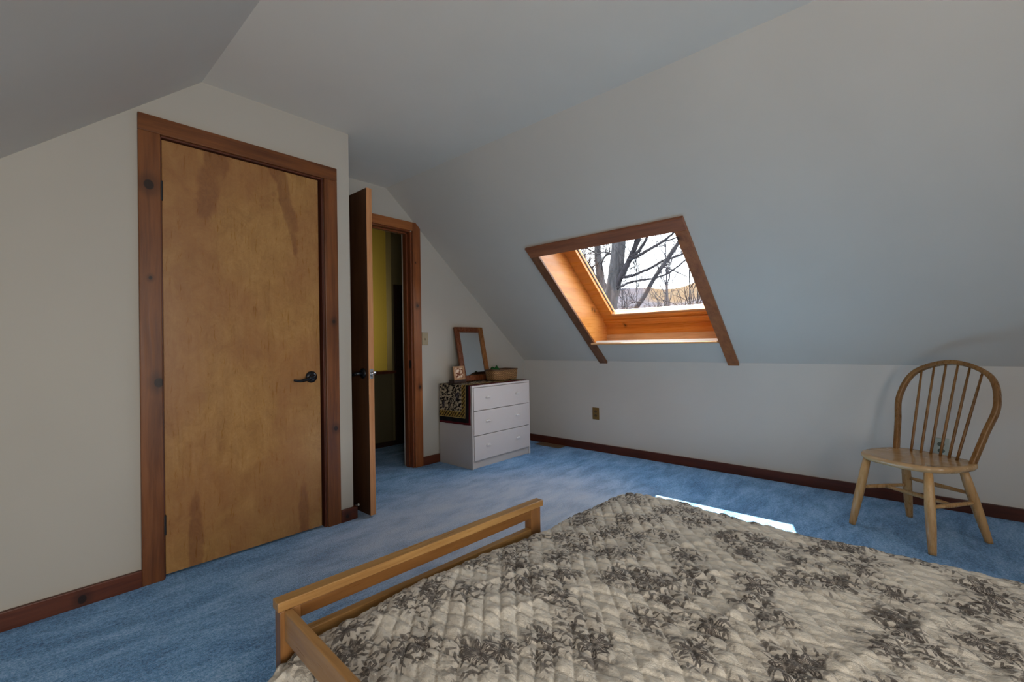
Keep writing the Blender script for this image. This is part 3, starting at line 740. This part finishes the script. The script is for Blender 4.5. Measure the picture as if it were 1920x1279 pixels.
# ================================================================== futon bed
QX, QY, QA = .413, 1.112, math.radians(-2.513)
DRV = (math.cos(QA), math.sin(QA)); NV = (math.sin(QA), -math.cos(QA))
def fb(a, b, z): return (QX + DRV[0] * a + NV[0] * b, QY + DRV[1] * a + NV[1] * b, z)
ft = thing('futon_bed', fb(.47, 1.0, 0), 'low honey oak futon bed frame under the floral quilt', 'bed')
ft.rotation_euler = (0, 0, QA)
AL = .9415
def arm(b0, sgn):
    B = lambda a, b, z: fb(a, b0 + sgn * b, z)
    MB().box(0, AL, -.036, 0, .4375, .460, B).build('top_rail', FUT, ft, .0025)
    MB().box(.052, AL - .068, -.022, -.002, .4075, .4372, B).build('apron_rail', wood('honey_oak_apron_shaded', (.21, .092, .024, 1), (.12, .048, .012, 1), 0, 1.1, .33), ft, .0015)  # shade on the apron's front put into this darker oak colour
    MB().box(.052, AL - .068, -.026, -.002, .300, .370, B).build('lower_rail', FUT, ft, .0025)
    for a0, a1 in ((.0045, .052), (AL - .068, AL - .016)):
        MB().box(a0, a1, -.034, -.001, 0, .4372, B).build('post', FUTZ, ft, .002)
arm(0, 1); arm(1.98, -1)
MB().box(.0135, .0315, .0005, 1.98 - .0005, .369, .4385, fb).build('side_rail', FUTY, ft, .003)
MB().box(.13, .155, .002, 1.978, .17, .267, fb).build('seat_rail', FUTY, ft, .002)
MB().box(AL - .1, AL - .075, .002, 1.978, .17, .27, fb).build('seat_rail', FUTY, ft, .002)
m = MB()
for i in range(14): m.box(.12, 1.30, .06 + i * .135, .13 + i * .135, .268, .286, fb)
m.build('slats', FUT, ft, .002)
MB().box(.15, 1.36, .06, 1.90, .288, .318, fb).build('mattress', plain('mattress_cotton', (.5, .47, .42, 1), .9, .1), ft, .02, seg=4)

# ------------------------------------------------------------------ quilt
def make_quilt():
    P = [(.318, .11), (.332, .20), (.352, .272), (.385, .322), (.44, .352), (.53, .374), (.70, .392), (1.0, .401), (1.35, .403), (1.62, .402), (1.75, .402), (1.80, .391), (1.822, .355), (1.828, .28), (1.842, .10)]
    T = [(1.099, .10), (1.098, .24), (1.096, .325), (1.085, .358), (1.045, .382), (.96, .396), (.80, .402), (.4, .403), (0, .403), (-.70, .403), (-.78, .39), (-.82, .34), (-.835, .12)]
    def resample(pts, step):
        c = np.array(catmull(pts, 30)); d = np.r_[0, np.cumsum(np.hypot(*np.diff(c, axis=0).T))]
        n = int(d[-1] / step); s = np.linspace(0, d[-1], n + 1)
        return s, np.interp(s, d, c[:, 0]), np.interp(s, d, c[:, 1])
    step = .0033
    su, X, ZX = resample(P, step); sv, Y, ZY = resample(T, step)
    nu, nv = len(su), len(sv)
    U, V = np.meshgrid(su, sv, indexing='ij')
    dX = .403 - ZX[:, None]; dY = .403 - ZY[None, :]
    drop = (np.maximum(dX, 0) ** 3.5 + np.maximum(dY, 0) ** 3.5) ** (1 / 3.5)
    Zz = np.maximum(.403 - drop, .07)
    XX = np.repeat(X[:, None], nv, 1); YY = np.repeat(Y[None, :], nu, 0)
    # plan rounding of the free far corner, and the arm's skew
    fx = np.clip((XX - 1.45) / .39, 0, 1); fy = np.clip((YY - .72) / .38, 0, 1)
    k = np.maximum(fx * fy, 0) ** 1.3
    XX = XX - .035 * k * fx; YY = YY - .05 * k * fy
    YY = YY - .044 * (XX - .413) * np.clip((YY - .5) / .6, 0, 1)
    # gentle body waves
    Zz = Zz + .006 * np.sin(XX * 5.1 + 1.0) * np.sin(YY * 4.3 + .4) * np.clip((.403 - drop - .3) * 12, 0, 1)
    Zz += .006 * np.exp(-((XX - 1.0) / .25) ** 2 - ((YY - .78) / .16) ** 2)
    top = np.clip(1 - drop / .16, 0, 1)
    Zz += top * (.012 * np.exp(-((XX - 1.66) / .2) ** 2 - ((YY - .86) / .24) ** 2) + .017 * np.exp(-((XX - .85) / .34) ** 2 - ((YY - 1.06) / .09) ** 2))
    XX = XX + .014 * np.exp(-((YY - .80) / .25) ** 2) * np.clip((XX - 1.6) / .2, 0, 1)
    B = np.stack([XX, YY, Zz], -1)
    # hems waver
    hem = np.clip((.33 - Zz) / .2, 0, 1)
    B[..., 0] += hem * (.014 * np.sin(V * 17) + .008 * np.sin(V * 41 + 1)) * np.where(dX > .09, 1, 0) * np.sign(XX - 1)
    B[..., 1] += hem * (.010 * np.sin(U * 19)) * np.where(dY > .09, 1, 0) * (XX > 1.45)
    tu = np.gradient(B, axis=0); tv = np.gradient(B, axis=1)
    N = np.cross(tu, tv); N /= np.linalg.norm(N, axis=-1, keepdims=True) + 1e-9
    if N[nu // 2, nv // 2, 2] < 0: N = -N
    # value noise for puckers
    def vnoise(u, v, seed):
        r = np.random.default_rng(seed); G = r.uniform(-1, 1, (256, 256))
        iu, iv = np.floor(u).astype(int), np.floor(v).astype(int); fu, fv = u - iu, v - iv
        fu = fu * fu * (3 - 2 * fu); fv = fv * fv * (3 - 2 * fv)
        g = lambda a, b: G[a % 256, b % 256]
        return (g(iu, iv) * (1 - fu) + g(iu + 1, iv) * fu) * (1 - fv) + (g(iu, iv + 1) * (1 - fu) + g(iu + 1, iv + 1) * fu) * fv
    wu = U + .006 * vnoise(U * 7, V * 7, 1) + .003 * vnoise(U * 31, V * 23, 11); wv = V + .009 * vnoise(U * 7, V * 6, 2) + .004 * vnoise(U * 33, V * 21, 12)
    a = np.abs(np.sin(PI * (.985 * wu - .174 * wv) / .037)); b = np.abs(np.sin(PI * (.682 * wu + .731 * wv) / .041))
    mn = np.minimum(a, b); puff = .55 * (1 - np.exp(-mn * 5.5)) + .45 * (a * b) ** .6
    calm = np.clip(1 - drop / .12, .35, 1)
    D = .0090 * puff * calm * (1 + .35 * vnoise(U * 14, V * 9, 13))
    D += .0025 * vnoise((U - .25 * V) * 58, (V + .25 * U) * 22, 3) + .0018 * vnoise((U + .3 * V) * 105, (V - .3 * U) * 46, 4)
    fold = vnoise((U * .45 + V * .9) * 5, (V * .45 - U * .9) * 14 , 6)
    D += .003 * fold
    ridge = np.maximum(0, 1 - np.abs(vnoise((U + .35 * V) * 3.0, (V - .35 * U) * 7, 8)) * 5)
    D += .005 * ridge
    B = B + N * (D[..., None] - .006)
    B[..., 2] = np.maximum(B[..., 2], .06)
    co = B.reshape(-1, 3)
    idx = np.arange(nu * nv).reshape(nu, nv)
    f = np.stack([idx[:-1, :-1], idx[1:, :-1], idx[1:, 1:], idx[:-1, 1:]], -1).reshape(-1, 4)
    me = bpy.data.meshes.new('quilt')
    me.vertices.add(len(co)); me.vertices.foreach_set('co', co.ravel())
    me.loops.add(f.size); me.loops.foreach_set('vertex_index', f.ravel())
    me.polygons.add(len(f)); me.polygons.foreach_set('loop_start', np.arange(0, f.size, 4)); me.polygons.foreach_set('loop_total', np.full(len(f), 4))
    me.update(calc_edges=True); me.validate()
    uvl = me.uv_layers.new(name='UVMap'); uvc = np.stack([U, V], -1).reshape(-1, 2)[f.ravel()]
    uvl.data.foreach_set('uv', uvc.ravel())
    bm = bmesh.new(); bm.from_mesh(me); bmesh.ops.recalc_face_normals(bm, faces=bm.faces); bm.to_mesh(me); bm.free()
    o = link('quilt', me, QUILT, None, True)
    return tag(o, 'cream quilt printed with dark floral sprays, spread over the futon bed', 'quilt')
make_quilt()

# ================================================================== outdoors
fwd = Vector((math.sin(YAW) * math.cos(PITCH), math.cos(YAW) * math.cos(PITCH), math.sin(PITCH)))
rgt0 = Vector((math.cos(YAW), -math.sin(YAW), 0)); up0 = rgt0.cross(fwd)
RGT = rgt0 * math.cos(ROLL) + up0 * math.sin(ROLL); UP = up0 * math.cos(ROLL) - rgt0 * math.sin(ROLL)
def ray(u, w): return (fwd + RGT * ((u - 960) / FPX) - UP * ((w - 639.5) / FPX))
def at(u, w, dist):                                          # survey a point seen in the photo at a given distance ahead
    return EYE + ray(u, w) * dist
GZ = -3.3
def bark(name, c1, c2):
    t = NT(name); o = t.coord(); n1 = t.noise(t.mapping(o, (9, 9, 2.0)), 1.0, 5, .65); t.base(t.mix(t.range(n1, .35, .65), c1, c2), .95, .1); t.bump(n1, .6, .05); return t.m
BARK = bark('grey_bark', (.02, .02, .022, 1), (.048, .046, .05, 1)); TWIG = bark('twig_bark', (.012, .011, .013, 1), (.024, .022, .026, 1))
FARB = bark('far_bark', (.03, .028, .034, 1), (.05, .046, .054, 1))
snow = NT('snowy_field'); so = snow.coord(); snow.base(snow.mix(snow.range(snow.noise(so, .3, 5), .4, .6), (0.031, 0.0279, 0.0248, 1), (0.0496, 0.0484, 0.0484, 1)), .95, .1)
# terrain: nearby yard rising into two hills beyond
def terrain():
    vs, fs = [], []; nb_, nr = 90, 70
    for i in range(nr + 1):
        d = 6 + 520 * (i / nr) ** 2
        for k in range(nb_ + 1):
            az = math.radians(-20 + 150 * k / nb_); x, y = d * math.sin(az), d * math.cos(az)
            deg = math.degrees(az)
            h = GZ
            r1 = 1 / (1 + math.exp(-(d - 250) / 30)); h += r1 * (33 + 2.2 * math.sin(deg * .33 + 1.2) + 1.0 * math.sin(deg * .9))
            r2 = 1 / (1 + math.exp(-(d - 400) / 25)); h += r2 * (24 + 9 * (1 / (1 + math.exp(-(deg - 68) / 2.2))) + 6 / (1 + math.exp((deg - 62) / 1.2)) + .8 * math.sin(deg * .9))
            vs.append((x, y, h))
    for i in range(nr):
        for k in range(nb_): fs.append((i * (nb_ + 1) + k, i * (nb_ + 1) + k + 1, (i + 1) * (nb_ + 1) + k + 1, (i + 1) * (nb_ + 1) + k))
    t = NT('wooded_hillside'); o = t.coord(); X, Y, Z = t.sep(o)
    st = t.noise(t.mapping(o, (.5, .5, .09)), 1.0, 4, .7); d = t.vmath('LENGTH', o, None, 1)
    c = t.mix(t.range(st, .38, .62), (.024, .023, .029, 1), (.07, .068, .08, 1))
    c = t.mix(t.range(d, 330, 380), c, t.mix(t.range(t.math('DIVIDE', X, Y), 2.05, 2.2), t.mix(t.range(st, .35, .65), (0.031, 0.0298, 0.0372, 1), (0.0527, 0.0496, 0.0589, 1)), t.mix(t.range(st, .35, .65), (0.0465, 0.0322, 0.0223, 1), (0.0744, 0.0558, 0.0384, 1))))
    c = t.mix(t.range(d, 60, 110, 1, 0), c, (.022, .022, .025, 1))
    t.base(c, 1, 0)
    me = bpy.data.meshes.new('ground_outside'); me.from_pydata(vs, [], fs); me.update(); return struct(link('ground_outside', me, t.m, None, True))
terrain()

def limb(mb, pts, r0, r1, n=8, wob=.0, seed=0):
    r = np.random.default_rng(seed); c = catmull([tuple(p) for p in pts], 6); m = len(c)
    q = [Vector(p) + Vector(r.normal(size=3)) * wob for p in c]
    mb.tube(q, [r0 + (r1 - r0) * (i / (m - 1)) ** .8 for i in range(m)], n)
def twigs(mb, pts, r, count, length, seed, depth=0, up=.35):
    """fine side shoots along a limb"""
    g = np.random.default_rng(seed); c = catmull([tuple(p) for p in pts], 6)
    for _ in range(count):
        i = g.integers(1, len(c) - 1); p = Vector(c[i]); ax = (Vector(c[min(i + 1, len(c) - 1)]) - Vector(c[i - 1])).normalized()
        d = (ax * .55 + Vector(g.normal(size=3)) * .55 + Vector((0, 0, up))).normalized(); L_ = length * g.uniform(.5, 1.2)
        q = [p]
        for s_ in range(4):
            d = (d + Vector(g.normal(size=3)) * .18).normalized(); q.append(q[-1] + d * L_ / 4)
        mb.tube(q, [r, r * .85, r * .65, r * .45, r * .25], 5)
        if depth: twigs(mb, q, r * .55, 4, length * .45, int(g.integers(1e6)), depth - 1, up)

def px(pts, d0, d1=None):
    d1 = d0 if d1 is None else d1; n = len(pts)
    return [at(u, w, d0 + (d1 - d0) * i / max(1, n - 1)) for i, (u, w) in enumerate(pts)]

def tree(label, loc, group=None, name='tree'):
    return thing(name, loc, label, 'tree', group)
# big forked maple close to the window
D0 = 11.0
base = at(1143, 640, D0); base.z = GZ
T1 = tree('big grey leafless maple seen through the roof window, thickest trunk of all', base)
tm = MB()
trunk = [base, base.lerp(at(1146, 590, D0), .5)] + px([(1143, 590), (1150, 540), (1157, 490), (1160, 455), (1164, 400), (1170, 300)], D0)
c = catmull([tuple(p) for p in trunk], 8)
tm.tube([Vector(p) for p in c], [.19 + .10 * max(0, 1 - i / 14) - .0006 * i for i in range(len(c))], 16)
tm.build('trunk', BARK, T1, smooth=True)
limbs = [  # pixel course, start and end distance, thickness
    ([(1156, 537), (1166, 515), (1180, 488), (1190, 465), (1197, 440), (1206, 405)], 10.9, 10.2, .075, .05),
    ([(1180, 486), (1192, 464), (1201, 440), (1212, 405)], 10.6, 10.0, .05, .03),
    ([(1182, 484), (1198, 470), (1212, 448), (1224, 415)], 10.5, 10.2, .045, .025),
    ([(1180, 487), (1200, 478), (1226, 463), (1250, 448), (1268, 430)], 10.5, 9.5, .045, .02),
    ([(1240, 453), (1256, 450), (1275, 442), (1290, 438)], 9.9, 9.4, .022, .01),
    ([(1163, 521), (1185, 517), (1205, 509), (1225, 500), (1245, 488), (1265, 482), (1290, 472)], 10.8, 9.2, .04, .02),
    ([(1158, 541), (1180, 530), (1200, 526), (1225, 522), (1250, 514), (1270, 500), (1292, 482)], 10.7, 9.0, .03, .016),
    ([(1158, 535), (1172, 512), (1176, 500), (1186, 480)], 10.9, 10.6, .035, .025),
    ([(1146, 477), (1138, 477), (1130, 490), (1128, 505)], 11.0, 11.4, .022, .01),
    ([(1146, 476), (1134, 473), (1118, 477), (1104, 476), (1090, 481)], 11.0, 11.4, .02, .008),
]
for i, (pp, a, b, r0, r1) in enumerate(limbs):
    m = MB(); P3 = px(pp, a, b); limb(m, P3, r0, r1, 8, .004, i); twigs(m, P3, .008, 9, .8, 40 + i, 1)
    m.build('branch', TWIG, T1, smooth=True)
# second thinner trunk behind it
base = at(1128, 640, 13.0); base.z = GZ
T2 = tree('slim dark leafless trunk just beyond the big maple, bending at its fork', base)
m = MB(); P3 = [base, at(1133, 575, 13.0)] + px([(1128, 535), (1122, 490), (1120, 462), (1119, 420)], 13.0); limb(m, P3, .15, .08, 10, 0, 3); m.build('trunk', BARK, T2, smooth=True)
for i, pp in enumerate([[(1126, 500), (1131, 486), (1138, 478), (1146, 470)], [(1121, 478), (1110, 471), (1100, 466), (1090, 468)], [(1123, 492), (1112, 500), (1102, 512)], [(1129, 530), (1118, 520), (1108, 500), (1098, 490)]]):
    m = MB(); P3 = px(pp, 13, 12.4); limb(m, P3, .03, .012, 6, .004, i + 60); twigs(m, P3, .008, 12, .9, 70 + i, 1); m.build('branch', TWIG, T2, smooth=True)
# leaning young trunk crossing the view
base = at(860, 1060, 9.0)
T3 = tree('thin leafless trunk leaning across the middle of the roof window', base)
m = MB(); P3 = px([(860, 1060), (1000, 860), (1110, 700)], 9.0, 8.6) + px([(1184, 590), (1205, 560), (1228, 520), (1252, 484), (1276, 448), (1300, 410)], 8.5, 8.3); limb(m, P3, .055, .03, 8, .003, 5); m.build('trunk', TWIG, T3, smooth=True)
for i, pp in enumerate([[(1250, 487), (1268, 463), (1284, 450)], [(1224, 526), (1240, 503), (1258, 505), (1272, 512), (1290, 520)], [(1200, 566), (1190, 566), (1180, 570)]]):
    m = MB(); P3 = px(pp, 8.4, 8.2); limb(m, P3, .016, .007, 6, .003, i + 80); twigs(m, P3, .005, 6, .5, 90 + i, 1); m.build('branch', TWIG, T3, smooth=True)
# slender bare trees further off
def sapling(u, top, dist, lean, seed, label, group=None, th=.05, dens=18, mat=FARB, ln=2.0):
    b = at(u, 640, dist); b.z = GZ; t_ = tree(label, b, group)
    tip = at(u + lean, top, dist); P3 = [b, b.lerp(tip, .35) + Vector((.1, .1, 0)), b.lerp(tip, .7), tip]
    m = MB(); limb(m, P3, th, th * .25, 7, .01, seed); m.build('trunk', mat, t_, smooth=True)
    m = MB(); twigs(m, P3[1:], th * .28, dens, ln, seed + 1, 1, .6); m.build('branches', mat, t_, smooth=True)
    return t_
sapling(1192, 478, 24, 1, 101, 'spindly bare tree standing alone right of the big maple', None, .06, 16)
sapling(1165, 530, 17, 3, 102, 'short bare sapling at the foot of the big maple', None, .045, 22, ln=1.4)
sapling(1178, 540, 19, -4, 103, 'bare sapling between the maple and the leaning trunk', None, .045, 20, ln=1.5)
sapling(1252, 445, 22, -4, 104, 'tall pale bare tree behind the crossing branches', None, .08, 30)
sapling(1266, 520, 18, -16, 105, 'bare tree with arching shoots low beside the window casing', None, .06, 26, ln=2.2)
sapling(1287, 505, 16, 6, 106, 'dark bare tree nearest the window casing', None, .06, 26, mat=TWIG, ln=1.8)
sapling(1297, 520, 15, 12, 107, 'second bare trunk forking beside the window casing', None, .05, 22, mat=TWIG, ln=1.6)
sapling(1100, 470, 20, -2, 108, 'fine twiggy tree at the far side of the pane by the orange board', None, .05, 26, ln=2.0)
sapling(1113, 500, 17, -6, 109, 'twiggy bush like tree below the slim dark trunk', None, .045, 28, ln=1.8)
# dark young spruces at the foot of the hill
SPR = bark('spruce_needles', (.014, .016, .018, 1), (.026, .029, .031, 1))
def spruce_mesh():
    m = MB(); g = np.random.default_rng(5)
    for i in range(16):
        z = .6 + i * .42; r = .62 * (1 - i / 17)
        n = 14; v = [(0, 0, z + .55)]
        for k in range(n):
            a = 2 * PI * k / n; rr = r * g.uniform(.7, 1.1); v.append((rr * math.cos(a), rr * math.sin(a), z - .12 * g.uniform(0, 2)))
        m.add(v, [(0, 1 + k, 1 + (k + 1) % n) for k in range(n)])
    return m
proto = thing('spruce', (0, 0, 0), 'small dark spruce in the row along the foot of the wooded hill', 'tree', 'spruces along the foot of the hill')
spruce_mesh().build('foliage', SPR, proto); MB().tube([(0, 0, 0), (0, 0, 7.4)], [.12, .03], 7).build('trunk', BARK, proto)
for i in range(13):
    d = 70 + (0, 5, 2.5)[i % 3]; u = 1172 + i * 12.6 + RNG.uniform(-2, 2)
    p = at(u, 640, d); p.z = GZ
    sc = RNG.uniform(1.3, 1.55)
    if i == 0: r = proto
    else:
        r = proto.copy(); COL.objects.link(r)
        for cdd in list(proto.children):
            k = cdd.copy(); COL.objects.link(k); k.parent = r; k.matrix_parent_inverse = Matrix.Identity(4)
    r.location = p; r.scale = (sc, sc, sc); r.rotation_euler = (0, 0, RNG.uniform(0, 6))

# ================================================================== light
w = bpy.data.worlds.new('sky'); S.world = w; w.use_nodes = True; wt = w.node_tree
bgn = wt.nodes['Background']
tc = wt.nodes.new('ShaderNodeTexCoord'); sx = wt.nodes.new('ShaderNodeSeparateXYZ'); wt.links.new(tc.outputs['Generated'], sx.inputs[0])
cr = wt.nodes.new('ShaderNodeValToRGB'); wt.links.new(sx.outputs[2], cr.inputs[0])
cr.color_ramp.elements[0].position = 0.0; cr.color_ramp.elements[0].color = (.92, .93, .95, 1)
cr.color_ramp.elements[1].position = .7; cr.color_ramp.elements[1].color = (.74, .85, 1.0, 1)
nz = wt.nodes.new('ShaderNodeTexNoise'); nz.inputs['Scale'].default_value = 3.2; nz.inputs['Detail'].default_value = 5; wt.links.new(tc.outputs['Generated'], nz.inputs['Vector'])
mr = wt.nodes.new('ShaderNodeMapRange'); mr.inputs[1].default_value = .42; mr.inputs[2].default_value = .62; wt.links.new(nz.outputs[0], mr.inputs[0])
mx = wt.nodes.new('ShaderNodeMix'); mx.data_type = 'RGBA'; wt.links.new(mr.outputs[0], mx.inputs[0]); wt.links.new(cr.outputs[0], mx.inputs[6]); mx.inputs[7].default_value = (1, 1, 1, 1)
wt.links.new(mx.outputs[2], bgn.inputs[0]); bgn.inputs[1].default_value = 4.0

sun = bpy.data.lights.new('sun', 'SUN'); sun.energy = 18.0; sun.angle = math.radians(.53); sun.color = (1, .92, .80)
so_ = bpy.data.objects.new('sun', sun); COL.objects.link(so_)
so_.rotation_euler = Vector((-.60, -.57, -1.05)).to_track_quat('-Z', 'Y').to_euler(); so_.location = (20, 19, 35)

def portal(name, centre, normal, sx_, sy_):
    l = bpy.data.lights.new(name, 'AREA'); l.shape = 'RECTANGLE'; l.size = sx_; l.size_y = sy_; l.cycles.is_portal = True
    o = bpy.data.objects.new(name, l); COL.objects.link(o); o.location = centre; o.rotation_euler = Vector(normal).to_track_quat('-Z', 'Y').to_euler(); return o
portal('portal_skylight', slope_pt((gy0 + gy1) / 2, (g0 + g1) / 2, .36), (-math.sin(SA), 0, -math.cos(SA)), 1.15, 1.15)
for i, (a, b) in enumerate(wins): portal('portal_window', ((a + b) / 2, YB - .13, (WZ0 + WZ1) / 2), (0, 1, 0), b - a + .02, WZ1 - WZ0 + .02)
# unseen fill added to brighten the yellow hall wall, no fixture built
hl = bpy.data.lights.new('hall_fill', 'AREA'); hl.size = .3; hl.energy = 5; hl.color = (1, .86, .55)
ho = bpy.data.objects.new('hall_fill', hl); COL.objects.link(ho); ho.location = (2.1, 4.75, 1.25); ho.rotation_euler = Vector((.8, .6, .08)).to_track_quat('-Z', 'Y').to_euler()

rl = bpy.data.lights.new('room_fill', 'AREA'); rl.size = 1.3; rl.energy = 30; rl.color = (1, .93, .83)  # added fill light out of view behind the camera, no lamp modelled
ro = bpy.data.objects.new('room_fill', rl); COL.objects.link(ro); ro.location = (-.5, -1.2, 1.05); ro.rotation_euler = Vector((.12, .95, .32)).to_track_quat('-Z', 'Y').to_euler()

# ================================================================== camera
cam = bpy.data.cameras.new('camera'); co = bpy.data.objects.new('camera', cam); COL.objects.link(co)
cam.sensor_width = 36; cam.sensor_fit = 'HORIZONTAL'; cam.lens = FPX / 1920 * 36; cam.clip_start = .02; cam.clip_end = 2000
M = Matrix((RGT, UP, -fwd)).transposed().to_4x4(); M.translation = EYE; co.matrix_world = M
S.camera = co
S.view_settings.view_transform = 'Standard'; S.view_settings.look = 'None'; S.view_settings.exposure = 1.08; S.view_settings.gamma = 1.0
S.view_settings.use_curve_mapping = False
S.cycles.use_denoising = True
S.cycles.max_bounces = 12; S.cycles.diffuse_bounces = 7; S.cycles.glossy_bounces = 4; S.cycles.transparent_max_bounces = 12
S.cycles.caustics_reflective = False; S.cycles.caustics_refractive = False
S.cycles.sample_clamp_indirect = 8
